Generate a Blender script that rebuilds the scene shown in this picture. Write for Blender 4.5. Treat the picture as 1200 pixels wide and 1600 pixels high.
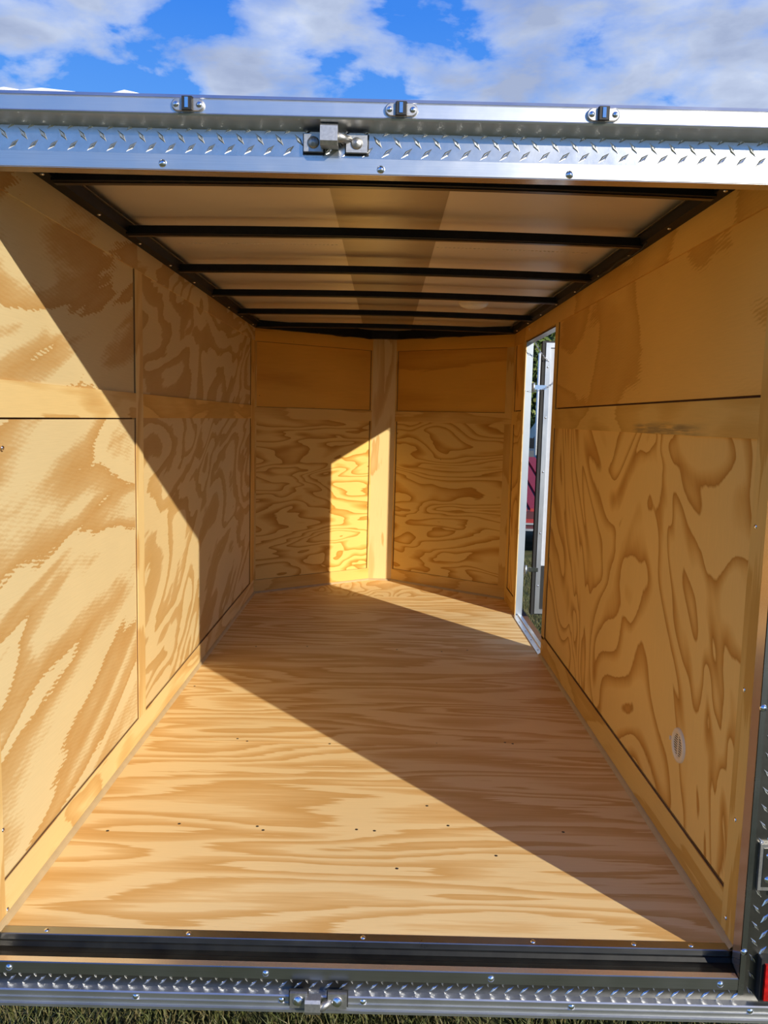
import bpy, math, random
from mathutils import Vector, Matrix, noise
random.seed(7)
for o in list(bpy.data.objects): bpy.data.objects.remove(o)
S = bpy.context.scene
C = S.collection

# ------------------------------------------------------------------ camera
CAM = Vector((0.02, -1.8857, 1.2676)); FPX = 1276.55
yaw, pit, rol = (math.radians(a) for a in (0.0278, 6.5014, 1.3994))
fwd = Vector((math.sin(yaw)*math.cos(pit), math.cos(yaw)*math.cos(pit), -math.sin(pit)))
rt = Vector((math.cos(yaw), -math.sin(yaw), 0)); up = rt.cross(fwd)
r2 = rt*math.cos(rol)+up*math.sin(rol); u2 = up*math.cos(rol)-rt*math.sin(rol)
cd = bpy.data.cameras.new('camera'); cam = bpy.data.objects.new('camera', cd); C.objects.link(cam)
cd.sensor_fit = 'VERTICAL'; cd.sensor_height = 36; cd.sensor_width = 27; cd.lens = FPX*36/1600
cd.clip_start = .05; cd.clip_end = 600
M = Matrix((r2, u2, -fwd)).transposed().to_4x4(); M.translation = CAM
cam.matrix_world = M
S.camera = cam

# ------------------------------------------------------------------ light and exposure
S.view_settings.view_transform = 'Standard'; S.view_settings.look = 'None'
S.view_settings.gamma = 1; S.view_settings.use_curve_mapping = False
S.view_settings.exposure = 0.25
SUNV = Vector((-1, 1.28, -.64)).normalized()
sl = bpy.data.lights.new('sun', 'SUN'); sl.energy = 4.5; sl.angle = math.radians(.55); sl.color = (1, .93, .80)
sun = bpy.data.objects.new('sun', sl); C.objects.link(sun)
sun.rotation_euler = SUNV.to_track_quat('-Z', 'Y').to_euler(); sun.location = (6, -8, 6)

W = bpy.data.worlds.new('sky'); S.world = W; W.use_nodes = True
WT = W.node_tree; WT.nodes.clear()
def nd(t, typ, **kw):
    n = t.nodes.new(typ)
    for k, v in kw.items():
        if k == 'ins':
            for a, b in v.items(): n.inputs[a].default_value = b
        else: setattr(n, k, v)
    return n
def mth(t, op, a, b=None, c=None, clamp=False):
    n = t.nodes.new('ShaderNodeMath'); n.operation = op; n.use_clamp = clamp
    for i, x in enumerate((a, b, c)):
        if x is None: continue
        if isinstance(x, (int, float)): n.inputs[i].default_value = x
        else: t.links.new(x, n.inputs[i])
    return n.outputs[0]
def mix(t, f, a, b, blend='MIX'):
    n = t.nodes.new('ShaderNodeMix'); n.data_type = 'RGBA'; n.blend_type = blend
    for i, x in ((0, f), (6, a), (7, b)):
        if isinstance(x, (int, float)): n.inputs[i].default_value = x
        elif isinstance(x, tuple): n.inputs[i].default_value = (*x, 1) if len(x) == 3 else x
        else: t.links.new(x, n.inputs[i])
    return n.outputs[2]
def ramp(t, fac, pts, interp='LINEAR'):
    n = t.nodes.new('ShaderNodeValToRGB'); n.color_ramp.interpolation = interp
    e = n.color_ramp.elements
    while len(e) < len(pts): e.new(.5)
    for q, (p, c) in zip(e, pts):
        q.position = p; q.color = (*c, 1) if isinstance(c, tuple) else (c, c, c, 1)
    t.links.new(fac, n.inputs[0]); return n.outputs[0]
def px_dir(u, v):
    return (fwd + r2*(u-600)/FPX + u2*(800-v)/FPX).normalized()
t = WT
tc = nd(t, 'ShaderNodeTexCoord')
sep = nd(t, 'ShaderNodeSeparateXYZ'); t.links.new(tc.outputs['Generated'], sep.inputs[0])
zz = mth(t, 'ADD', mth(t, 'MAXIMUM', sep.outputs[2], 0), .12)
cmb = nd(t, 'ShaderNodeCombineXYZ')
t.links.new(mth(t, 'DIVIDE', sep.outputs[0], zz), cmb.inputs[0]); t.links.new(mth(t, 'DIVIDE', sep.outputs[1], zz), cmb.inputs[1])
n1 = nd(t, 'ShaderNodeTexNoise', ins={'Scale': 4.2, 'Detail': 9, 'Roughness': .55, 'Distortion': .25}); t.links.new(cmb.outputs[0], n1.inputs['Vector'])
n2 = nd(t, 'ShaderNodeTexNoise', ins={'Scale': 1.5, 'Detail': 3, 'Roughness': .5}); t.links.new(cmb.outputs[0], n2.inputs['Vector'])
dens = mth(t, 'ADD', mth(t, 'MULTIPLY', n1.outputs[0], 1.0), mth(t, 'MULTIPLY', mth(t, 'SUBTRACT', n2.outputs[0], .5), .5))
# cloud masses: heavier cloud in some directions of the sky, clearer in others
for (u, v, rad, amp) in [(20, 55, .05, .16), (185, 45, .07, .12), (400, 75, .10, .20), (560, 95, .06, .10), (1000, 80, .20, .20), (860, 70, .08, .08),
                         (90, 115, .05, -.12), (250, 110, .05, -.14), (640, 30, .06, -.10), (700, 110, .06, -.08), (290, 30, .04, -.14)]:
    d = px_dir(u, v)
    dp = nd(t, 'ShaderNodeVectorMath', operation='DISTANCE'); t.links.new(tc.outputs['Generated'], dp.inputs[0]); dp.inputs[1].default_value = d
    b = mth(t, 'POWER', 2.718, mth(t, 'MULTIPLY', mth(t, 'POWER', mth(t, 'DIVIDE', dp.outputs['Value'], rad), 2.0), -1.0))
    dens = mth(t, 'ADD', dens, mth(t, 'MULTIPLY', b, amp))
cl = ramp(t, dens, [(.525, 0.0), (.60, .5), (.72, 1.0)])
cmb2 = nd(t, 'ShaderNodeVectorMath', operation='ADD'); cmb2.inputs[1].default_value = (.09, -.10, 0); t.links.new(cmb.outputs[0], cmb2.inputs[0])
n3 = nd(t, 'ShaderNodeTexNoise', ins={'Scale': 4.2, 'Detail': 6, 'Roughness': .5, 'Distortion': .25}); t.links.new(cmb2.outputs[0], n3.inputs['Vector'])
shade = ramp(t, mth(t, 'ADD', mth(t, 'SUBTRACT', dens, n3.outputs[0]), .5), [(.42, (.72, .77, .86)), (.60, (.48, .56, .74)), (.85, (.33, .40, .58))])
sky = ramp(t, sep.outputs[2], [(0.0, (.42, .60, .86)), (.18, (.16, .42, .87)), (.42, (.045, .22, .76)), (.8, (.02, .11, .50))])
col = mix(t, cl, sky, shade)
col = mix(t, mth(t, 'GREATER_THAN', sep.outputs[2], -.01), (.10, .10, .06), col)
bg = nd(t, 'ShaderNodeBackground'); t.links.new(col, bg.inputs[0]); bg.inputs[1].default_value = 0.96
wo = nd(t, 'ShaderNodeOutputWorld'); t.links.new(bg.outputs[0], wo.inputs[0])

# ------------------------------------------------------------------ materials
MATS = {}
def new_mat(name):
    m = bpy.data.materials.new(name); m.use_nodes = True
    b = m.node_tree.nodes['Principled BSDF']; MATS[name] = m
    return m, m.node_tree, b
def plain(name, col, rough=.5, metal=0, noise_amt=.08, nscale=30, bump=0, spec=.5):
    m, t, b = new_mat(name)
    tc = nd(t, 'ShaderNodeTexCoord'); n = nd(t, 'ShaderNodeTexNoise', ins={'Scale': nscale, 'Detail': 4})
    t.links.new(tc.outputs['Object'], n.inputs['Vector'])
    lo = tuple(c*(1-noise_amt*1.6) for c in col); hi = tuple(min(1, c*(1+noise_amt)) for c in col)
    t.links.new(ramp(t, n.outputs[0], [(.3, lo), (.7, hi)]), b.inputs['Base Color'])
    b.inputs['Roughness'].default_value = rough; b.inputs['Metallic'].default_value = metal; b.inputs['Specular IOR Level'].default_value = spec
    if bump:
        bp = nd(t, 'ShaderNodeBump', ins={'Strength': bump, 'Distance': .002}); t.links.new(n.outputs[0], bp.inputs['Height']); t.links.new(bp.outputs[0], b.inputs['Normal'])
    return m
def alu(name, col=(.68, .69, .70), rough=.35, streak=(1.5, 90, 90), var=.12):
    m, t, b = new_mat(name)
    tc = nd(t, 'ShaderNodeTexCoord'); mp = nd(t, 'ShaderNodeMapping'); mp.inputs['Scale'].default_value = streak
    t.links.new(tc.outputs['Object'], mp.inputs[0])
    n = nd(t, 'ShaderNodeTexNoise', ins={'Scale': 4, 'Detail': 5, 'Roughness': .6}); t.links.new(mp.outputs[0], n.inputs['Vector'])
    n2 = nd(t, 'ShaderNodeTexNoise', ins={'Scale': 5, 'Detail': 6, 'Roughness': .65}); t.links.new(tc.outputs['Object'], n2.inputs['Vector'])
    t.links.new(ramp(t, n.outputs[0], [(.3, tuple(c*(1-var) for c in col)), (.7, col)]), b.inputs['Base Color'])
    t.links.new(mth(t, 'ADD', mth(t, 'MULTIPLY', n2.outputs[0], .22), rough-.11), b.inputs['Roughness'])
    bp = nd(t, 'ShaderNodeBump', ins={'Strength': .12, 'Distance': .001}); t.links.new(n.outputs[0], bp.inputs['Height']); t.links.new(bp.outputs[0], b.inputs['Normal'])
    b.inputs['Metallic'].default_value = 1.0
    return m
def ply(name, N=5.0, su=.55, sv=1.7, rag=.25, ragu=5, ragv=55, pale=(.80, .60, .32), mid=(.70, .45, .19), late=(.60, .33, .11),
        edges=(.05, .40, .62, .93), dist=.6, detail=2.0, hatch=0.0, lw=0.0, fibre=.07, rot=0, stain=False):
    """rotary-cut pine: contour bands of a slow field, ragged along the grain; UV is in metres with the grain along u"""
    m, t, b = new_mat(name)
    uv = nd(t, 'ShaderNodeUVMap')
    mp = nd(t, 'ShaderNodeMapping'); mp.inputs['Scale'].default_value = (su, sv, 1); mp.vector_type = 'TEXTURE' if False else 'POINT'
    mr = nd(t, 'ShaderNodeMapping'); mr.inputs['Rotation'].default_value = (0, 0, math.radians(rot)); t.links.new(uv.outputs[0], mr.inputs[0]); t.links.new(mr.outputs[0], mp.inputs[0])
    h = nd(t, 'ShaderNodeTexNoise', ins={'Scale': 1.0, 'Detail': detail, 'Roughness': .42, 'Distortion': dist}); t.links.new(mp.outputs[0], h.inputs['Vector'])
    mp2 = nd(t, 'ShaderNodeMapping'); mp2.inputs['Scale'].default_value = (ragu, ragv, 1); t.links.new(mr.outputs[0], mp2.inputs[0])
    r = nd(t, 'ShaderNodeTexNoise', ins={'Scale': 1.0, 'Detail': 3, 'Roughness': .6}); t.links.new(mp2.outputs[0], r.inputs['Vector'])
    f = mth(t, 'ADD', mth(t, 'MULTIPLY', h.outputs[0], N), mth(t, 'MULTIPLY', mth(t, 'SUBTRACT', r.outputs[0], .5), rag))
    if hatch:
        mph = nd(t, 'ShaderNodeMapping'); mph.inputs['Scale'].default_value = (1, 1, 1); mph.inputs['Rotation'].default_value = (0, 0, math.radians(-80)); t.links.new(uv.outputs[0], mph.inputs[0])
        wv = nd(t, 'ShaderNodeTexWave', ins={'Scale': 26, 'Distortion': 3.5, 'Detail': 3, 'Detail Scale': 1.5}); t.links.new(mph.outputs[0], wv.inputs['Vector'])
        f = mth(t, 'ADD', f, mth(t, 'MULTIPLY', mth(t, 'SUBTRACT', wv.outputs[0], .5), hatch))
    fr = mth(t, 'FRACT', f)
    e = edges
    c = ramp(t, fr, [(0, late), (e[0], pale), (e[1], pale), (e[2], mid), (e[3], late), (1, tuple(x*.86 for x in late) if lw else late)])
    mp3 = nd(t, 'ShaderNodeMapping'); mp3.inputs['Scale'].default_value = (9, 260, 1); t.links.new(uv.outputs[0], mp3.inputs[0])
    fb = nd(t, 'ShaderNodeTexNoise', ins={'Scale': 1.0, 'Detail': 4, 'Roughness': .6}); t.links.new(mp3.outputs[0], fb.inputs['Vector'])
    sl = nd(t, 'ShaderNodeTexNoise', ins={'Scale': 1.4, 'Detail': 2}); t.links.new(uv.outputs[0], sl.inputs['Vector'])
    v = mth(t, 'ADD', mth(t, 'MULTIPLY', mth(t, 'SUBTRACT', fb.outputs[0], .5), fibre*2), mth(t, 'MULTIPLY', mth(t, 'SUBTRACT', sl.outputs[0], .5), .25))
    hs = nd(t, 'ShaderNodeHueSaturation'); t.links.new(c, hs.inputs['Color']); t.links.new(mth(t, 'ADD', v, 1.0), hs.inputs['Value'])
    # rare small dark knots / pitch specks
    vo = nd(t, 'ShaderNodeTexVoronoi', ins={'Scale': 3.4, 'Randomness': 1.0}); t.links.new(uv.outputs[0], vo.inputs['Vector'])
    sp = mth(t, 'LESS_THAN', vo.outputs['Distance'], .012)
    c2 = mix(t, mth(t, 'MULTIPLY', sp, .7), hs.outputs[0], (.10, .04, .015))
    if stain:      # a long grey scuff along the lower edge of one rail
        su_ = nd(t, 'ShaderNodeSeparateXYZ'); t.links.new(uv.outputs[0], su_.inputs[0])
        mk = mth(t, 'MULTIPLY', ramp(t, su_.outputs[0], [(.28, 0.0), (.50, 1.0), (.92, .8), (1.0, 0.0)]), ramp(t, mth(t, 'MULTIPLY', su_.outputs[1], 10), [(.0, 1.0), (.25, .9), (.42, 0.0)]))
        ms = nd(t, 'ShaderNodeMapping'); ms.inputs['Scale'].default_value = (3, 45, 1); t.links.new(uv.outputs[0], ms.inputs[0])
        ns = nd(t, 'ShaderNodeTexNoise', ins={'Scale': 1.5, 'Detail': 4, 'Roughness': .6}); t.links.new(ms.outputs[0], ns.inputs['Vector'])
        c2 = mix(t, mth(t, 'MULTIPLY', mk, ramp(t, ns.outputs[0], [(.38, 0.0), (.55, .75)])), c2, (.17, .13, .075))
    t.links.new(c2, b.inputs['Base Color'])
    b.inputs['Roughness'].default_value = .6; b.inputs['Specular IOR Level'].default_value = .18
    bp = nd(t, 'ShaderNodeBump', ins={'Strength': .15, 'Distance': .002})
    t.links.new(mth(t, 'ADD', fb.outputs[0], mth(t, 'MULTIPLY', r.outputs[0], .5)), bp.inputs['Height']); t.links.new(bp.outputs[0], b.inputs['Normal'])
    return m
P1 = (.80, .61, .34); L1 = (.58, .33, .12)
ply_floor = ply('ply_floor', N=8.5, su=.75, sv=4.6, rag=.85, ragu=3.6, ragv=60, pale=(0.875, 0.639, 0.311), mid=(0.796, 0.525, 0.221), late=(0.696, 0.410, 0.139), edges=(.08, .40, .55, .90), dist=.30, detail=1.5)
ply_nosefloor = ply('ply_nose_floor', N=16, su=1.2, sv=2.4, rag=.2, pale=(0.848, 0.618, 0.295), mid=(0.749, 0.487, 0.195), late=(0.651, 0.375, 0.124), edges=(.04, .5, .7, .95), dist=.5)
ply_left = ply('ply_left', N=4.6, su=.55, sv=2.1, rag=.38, ragu=9, ragv=40, rot=-17, pale=(0.713, 0.564, 0.300), mid=(0.594, 0.387, 0.160), late=(0.540, 0.314, 0.105), edges=(.03, .48, .66, .97), dist=1.3, detail=3.0, hatch=.07)
ply_left_far = ply('ply_left_far', N=8.0, su=.95, sv=2.3, rag=.3, ragu=8, rot=-18, pale=(0.710, 0.534, 0.261), mid=(0.580, 0.367, 0.142), late=(.55, .335, .115), edges=(.03, .56, .62, .96), dist=.8, detail=2.8)
ply_right = ply('ply_right', N=10, su=1.1, sv=1.7, rag=.12, rot=-30, pale=(0.870, 0.551, 0.164), mid=(0.805, 0.473, 0.124), late=(0.588, 0.276, 0.049), edges=(.05, .55, .70, .97), dist=.9, detail=2.2, lw=1)
ply_right_top = ply('ply_right_top', N=4.0, su=.9, sv=1.5, rag=.2, pale=(0.841, 0.484, 0.120), mid=(0.784, 0.434, 0.098), late=(0.682, 0.343, 0.063), edges=(.05, .45, .62, .97), dist=.9, hatch=.06)
ply_nose = ply('ply_nose', N=13, su=1.0, sv=4.2, rag=.14, pale=(0.819, 0.535, 0.151), mid=(0.740, 0.427, 0.099), late=(0.545, 0.259, 0.038), edges=(.03, .52, .70, .97), dist=.5, detail=2.5, lw=1)
ply_nose_top = ply('ply_nose_top', N=2.8, su=.6, sv=3.2, rag=.4, pale=(0.818, 0.423, 0.062), mid=(0.761, 0.384, 0.053), late=(0.659, 0.307, 0.038), dist=.4)
ply_strip = ply('ply_strip', N=4.5, su=1.2, sv=4.2, rag=.5, ragu=3, pale=(0.789, 0.575, 0.254), mid=(0.714, 0.477, 0.184), late=(0.639, 0.386, 0.131), edges=(.05, .5, .66, .95), dist=.5)
ply_strip2 = ply('ply_strip_warm', N=4.0, su=1.1, sv=4.6, rag=.4, ragu=3, pale=(0.784, 0.494, 0.139), mid=(0.724, 0.429, 0.107), late=(0.635, 0.347, 0.073), edges=(.05, .5, .66, .95), dist=.5)
ply_stain = ply('ply_rail_stained', N=4.0, su=1.1, sv=4.6, rag=.4, ragu=3, pale=(0.781, 0.493, 0.139), mid=(0.719, 0.429, 0.107), late=(0.632, 0.348, 0.072), edges=(.05, .5, .66, .95), dist=.5, stain=True)
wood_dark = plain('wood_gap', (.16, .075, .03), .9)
caulk = plain('caulk', (.52, .38, .20), .6, 0, .05, 20)
mill = alu('mill_aluminium')
mill_v = alu('mill_aluminium_vertical', streak=(90, 90, 1.5))
mill_y = alu('mill_aluminium_lengthwise', streak=(90, 1.5, 90))
mill_d = alu('mill_aluminium_grey', (.42, .43, .43), .30)
mill_post = alu('post_aluminium', (.34, .35, .35), .26, streak=(90, 90, 1.5))
rail_d = alu('bumper_aluminium', (.60, .61, .62), .40, var=.06)
lipm = alu('polished_lip', (.86, .80, .74), .22, var=.05)
lipm.node_tree.nodes['Principled BSDF'].inputs['Metallic'].default_value = .88
rail_m = alu('roof_rail_aluminium', (.70, .71, .73), .36, var=.05)
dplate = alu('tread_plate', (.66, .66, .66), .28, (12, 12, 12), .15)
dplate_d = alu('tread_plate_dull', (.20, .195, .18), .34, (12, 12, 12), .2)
tread = alu('tread_lozenge', (.88, .87, .85), .24, (30, 30, 30), .1)
zinc = alu('cast_zinc', (.55, .54, .52), .45, (40, 40, 40), .25)
chrome = alu('chrome', (.88, .88, .90), .10, (20, 20, 20), .05)
galv = alu('galvanised_jamb', (.50, .56, .62), .50, (90, 90, 2), .08)
black_steel = plain('black_painted_steel', (.003, .004, .008), .55, 0, .3, 60, 0, .25)
black_lip = plain('black_steel_lip', (.03, .022, .018), .30, .2, .2)
rubber = plain('black_rubber', (.008, .008, .006), .45, 0, .5, 14, .3, .25)
gasket_m = plain('gasket', (.012, .012, .012), .6)
white_p = plain('white_plastic', (.88, .70, .44), .45, 0, .03)
slot_m = plain('vent_slot', (.012, .006, .004), .9, 0, .1, 30, 0, .1)
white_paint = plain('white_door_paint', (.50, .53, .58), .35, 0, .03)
red_lens = plain('red_lens', (.42, .008, .008), .12, 0, .25, 90)
dirt_w = plain('sealant', (.85, .85, .85), .5)

def liner(name, col, rough, bump):
    m, t, b = new_mat(name)
    tc = nd(t, 'ShaderNodeTexCoord')
    n = nd(t, 'ShaderNodeTexNoise', ins={'Scale': 3.0, 'Detail': 3}); t.links.new(tc.outputs['Object'], n.inputs['Vector'])
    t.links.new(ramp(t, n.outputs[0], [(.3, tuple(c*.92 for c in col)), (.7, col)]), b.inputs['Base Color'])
    b.inputs['Metallic'].default_value = .55; b.inputs['Roughness'].default_value = rough
    mp = nd(t, 'ShaderNodeMapping'); mp.inputs['Scale'].default_value = (6, 16, 1); t.links.new(tc.outputs['Object'], mp.inputs[0])
    n2 = nd(t, 'ShaderNodeTexNoise', ins={'Scale': 1.2, 'Detail': 3}); t.links.new(mp.outputs[0], n2.inputs['Vector'])
    bp = nd(t, 'ShaderNodeBump', ins={'Strength': bump, 'Distance': .01}); t.links.new(n2.outputs[0], bp.inputs['Height']); t.links.new(bp.outputs[0], b.inputs['Normal'])
    return m
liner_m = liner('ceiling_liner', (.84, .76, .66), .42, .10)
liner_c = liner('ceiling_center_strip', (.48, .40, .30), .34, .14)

# ------------------------------------------------------------------ mesh helpers
class MB:
    def __init__(s): s.v = []; s.f = []; s.uv = []
    def quad(s, pts, uvs=None):
        i = len(s.v); s.v += [tuple(p) for p in pts]; s.f.append(tuple(range(i, i+len(pts))))
        s.uv += uvs or [(0, 0)]*len(pts)
    def board(s, P, U, V, N, lu, lv, th, grain='u', off=(0, 0)):
        """box with a front face at P..P+U*lu+V*lv, raised th along N; UV in metres"""
        P, U, V, N = map(Vector, (P, U, V, N))
        def w(a, b, c): return P+U*a+V*b+N*c
        def q(a, b):
            return ((a+off[0], b+off[1]) if grain == 'u' else (b+off[0], a+off[1]))
        flip = U.cross(V).dot(N) < 0
        faces = [([(0,0,th),(lu,0,th),(lu,lv,th),(0,lv,th)], 'f'), ([(0,0,0),(0,lv,0),(lu,lv,0),(lu,0,0)], 'f'),
                 ([(0,0,0),(lu,0,0),(lu,0,th),(0,0,th)], 'b'), ([(0,lv,0),(0,lv,th),(lu,lv,th),(lu,lv,0)], 'b'),
                 ([(0,0,0),(0,0,th),(0,lv,th),(0,lv,0)], 'a'), ([(lu,0,0),(lu,lv,0),(lu,lv,th),(lu,0,th)], 'a')]
        for pts, k in faces:
            uv = [q(a + (c if k == 'a' else 0), b + (c if k == 'b' else 0)) for a, b, c in pts]
            ps = [w(*p) for p in pts]
            if flip: ps.reverse(); uv.reverse()
            s.quad(ps, uv)
    def box(s, a, b):
        a, b = Vector(a), Vector(b); d = b-a
        s.board(a, (1,0,0), (0,1,0), (0,0,1), d.x, d.y, d.z)
    def extrude(s, prof, A, B, axis='x', close=True):
        """profile points (p,q) swept from A to B along the axis; x: (y,z)  y: (x,z)  z: (x,y)"""
        n = len(prof)
        def w(p, a):
            return {'x': (a, p[0], p[1]), 'y': (p[0], a, p[1]), 'z': (p[0], p[1], a)}[axis]
        area = sum(prof[i][0]*prof[(i+1) % n][1]-prof[(i+1) % n][0]*prof[i][1] for i in range(n))
        pr = list(prof)
        if (area < 0) != (axis == 'y'): pr.reverse()
        for i in range(n if close else n-1):
            p, q = pr[i], pr[(i+1) % n]
            s.quad([w(p, A), w(q, A), w(q, B), w(p, B)][::-1], [(0,0),(1,0),(1,1),(0,1)])
        if close:
            s.quad([w(p, A) for p in pr]); s.quad([w(p, B) for p in reversed(pr)])
    def tube(s, pts, r, n=8, cap=True):
        pts = [Vector(p) for p in pts]; rings = []
        for i, p in enumerate(pts):
            d = (pts[min(i+1, len(pts)-1)]-pts[max(i-1, 0)]).normalized()
            x = d.cross(Vector((0,0,1)) if abs(d.z) < .9 else Vector((1,0,0))).normalized(); y = d.cross(x)
            rr = r[i] if isinstance(r, (list, tuple)) else r
            k = len(s.v); s.v += [tuple(p+(x*math.cos(2*math.pi*j/n)+y*math.sin(2*math.pi*j/n))*rr) for j in range(n)]
            rings.append(k)
        for a, b in zip(rings, rings[1:]):
            for j in range(n):
                s.f.append((a+j, a+(j+1) % n, b+(j+1) % n, b+j)); s.uv += [(0,0)]*4
        if cap:
            s.f.append(tuple(rings[0]+j for j in reversed(range(n)))); s.uv += [(0,0)]*n
            s.f.append(tuple(rings[-1]+j for j in range(n))); s.uv += [(0,0)]*n
    def lathe(s, prof, c, N, n=16):
        """prof (radius, height) along N from c"""
        c, N = Vector(c), Vector(N).normalized()
        x = N.cross(Vector((0,0,1)) if abs(N.z) < .9 else Vector((1,0,0))).normalized(); y = N.cross(x)
        ks = []
        for r, h in prof:
            ks.append(len(s.v)); s.v += [tuple(c+N*h+(x*math.cos(2*math.pi*j/n)+y*math.sin(2*math.pi*j/n))*max(r, 1e-5)) for j in range(n)]
        for a, b in zip(ks, ks[1:]):
            for j in range(n):
                s.f.append((a+j, a+(j+1) % n, b+(j+1) % n, b+j)); s.uv += [(0,0)]*4
    def ring(s, c, X, Y, a, b, r, n=14, m=6):
        """elliptical torus"""
        c, X, Y = map(Vector, (c, X, Y)); Z = X.cross(Y).normalized(); k = len(s.v)
        for i in range(n):
            t = 2*math.pi*i/n; p = X*math.cos(t)*a+Y*math.sin(t)*b; d = p.normalized()
            for j in range(m):
                q = 2*math.pi*j/m; s.v.append(tuple(c+p+d*r*math.cos(q)+Z*r*math.sin(q)))
        for i in range(n):
            for j in range(m):
                s.f.append((k+i*m+j, k+((i+1) % n)*m+j, k+((i+1) % n)*m+(j+1) % m, k+i*m+(j+1) % m)); s.uv += [(0,0)]*4
    def build(s, name, mat, parent=None, smooth=False, bevel=0):
        me = bpy.data.meshes.new(name)
        org = Vector(parent['_o']) if parent is not None else Vector((0,0,0))
        me.from_pydata([tuple(Vector(v)-org) for v in s.v], [], s.f)
        l = me.uv_layers.new(name='UVMap')
        for i, x in enumerate(s.uv): l.data[i].uv = x
        if smooth:
            for p in me.polygons: p.use_smooth = True
        me.materials.append(mat); me.validate(); me.update()
        o = bpy.data.objects.new(name, me); C.objects.link(o)
        if parent is not None: o.parent = parent
        o['_o'] = tuple(org)
        if bevel:
            b = o.modifiers.new('bevel', 'BEVEL'); b.width = bevel; b.segments = 2; b.limit_method = 'ANGLE'
        return o
def tag(o, label=None, cat=None, group=None, kind=None):
    for k, v in (('label', label), ('category', cat), ('group', group), ('kind', kind)):
        if v: o[k] = v
    return o
def thing(name, loc, label, cat, group=None, kind=None):
    o = bpy.data.objects.new(name, None); C.objects.link(o); o.location = loc; o['_o'] = tuple(loc); o.empty_display_size = .1
    return tag(o, label, cat, group, kind)
def inst(name, me_obj, parent, loc, rot=None, scale=None):
    """share the mesh of me_obj (built round its own origin)"""
    o = bpy.data.objects.new(name, me_obj if isinstance(me_obj, bpy.types.Mesh) else me_obj.data); C.objects.link(o)
    org = Vector(parent['_o']) if parent is not None else Vector((0,0,0))
    o.location = Vector(loc)-org
    if rot: o.rotation_euler = rot
    if scale: o.scale = scale
    if parent is not None: o.parent = parent
    return o
def mesh_only(mb, name, mat, smooth=True):
    o = mb.build(name, mat, None, smooth); me = o.data; bpy.data.objects.remove(o); return me
X, Y, Z = Vector((1,0,0)), Vector((0,1,0)), Vector((0,0,1))
# pan head screw (axis +z), flat wood screw
b_ = MB(); b_.lathe([(0, .0032), (.0035, .0030), (.0055, .0016), (.0062, 0), (.0062, -.001)], (0,0,0), Z, 12); b_.lathe([(.0012, .0034), (.0022, .0030)], (0,0,0), Z, 6)
screw_me = mesh_only(b_, 'pan_screw', chrome)
b_ = MB(); b_.lathe([(0, .0045), (.004, .004), (.007, .002), (.0085, 0), (.0085, -.0012)], (0,0,0), Z, 12)
rivet_me = mesh_only(b_, 'pan_screw_big', chrome)
b_ = MB(); b_.lathe([(0, .0008), (.004, .0006), (.0052, 0)], (0,0,0), Z, 8)
wscrew_me = mesh_only(b_, 'wood_screw', plain('screw_dark', (.05, .035, .025), .6, .2))

# ------------------------------------------------------------------ trailer shell
w = .9; H = 1.872; L = 3.88; AP = 4.475; HA = .09; YR = -.10
YF = -.04                          # front edge of the wood at the rear opening
ZRB, ZRT, ZG, ZT = 1.249, 1.339, .10, 1.785
D0, D1, DT = 2.49, 3.40, 1.772     # side doorway
T = .006                           # strip thickness; wall faces (panels) sit T behind the strips

# floor
fl = thing('floor', (0, 0, 0), 'plywood floor running from the rear sill to the pointed nose', 'floor', kind='structure')
m = MB(); m.box((-1.0, -.028, -.05), (1.0, L, -.020)); m.v += []; m.build('underlay', wood_dark, fl)
def fboard(y0, y1, off, name='plywood_sheet', mat=ply_floor):
    m = MB(); m.board((-w-.004, y0, -.018), X, Y, Z, 2*w+.008, y1-y0, .018, 'u', off); return m.build(name, mat, fl)
fboard(0, 1.185, (3.1, 1.7)); fboard(1.1868, 2.575, (8.3, 5.2)); fboard(2.5768, L-.0, (15.3, 9.4))
m = MB()
pts = [(-w-.004, L+.0018), (w+.004, L+.0018), (HA, AP), (-HA, AP)]
m.quad([(x, y, 0) for x, y in pts], [(y*1.0+2.3, x+7.7) for x, y in pts])
m.quad([(x, y, -.018) for x, y in reversed(pts)])
for i in range(4):
    a, b = pts[i], pts[(i+1) % 4]; m.quad([(*a, 0), (*a, -.018), (*b, -.018), (*b, 0)])
m.build('plywood_sheet', ply_nosefloor, fl)
def gp(u, v, zc=0.0):
    d = fwd + r2*(u-600)/FPX + u2*(800-v)/FPX; k = (zc-CAM.z)/d.z; return CAM+d*k
for (u, v) in [(168,1298),(280,1287),(402,1291),(411,1297),(557,1296),(515,1162),(667,1259),(775,1337),(801,1162),(789,1160),(304,1072),(371,1154),(386,1158),(700,1290),(880,1300),(960,1160),(620,1015),(730,1016),(480,1010),(690,1018),(585,1298),(620,1357),(400,1010)]:
    q = gp(u, v); inst('screw', wscrew_me, fl, (q.x, q.y, 0.0))

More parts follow.
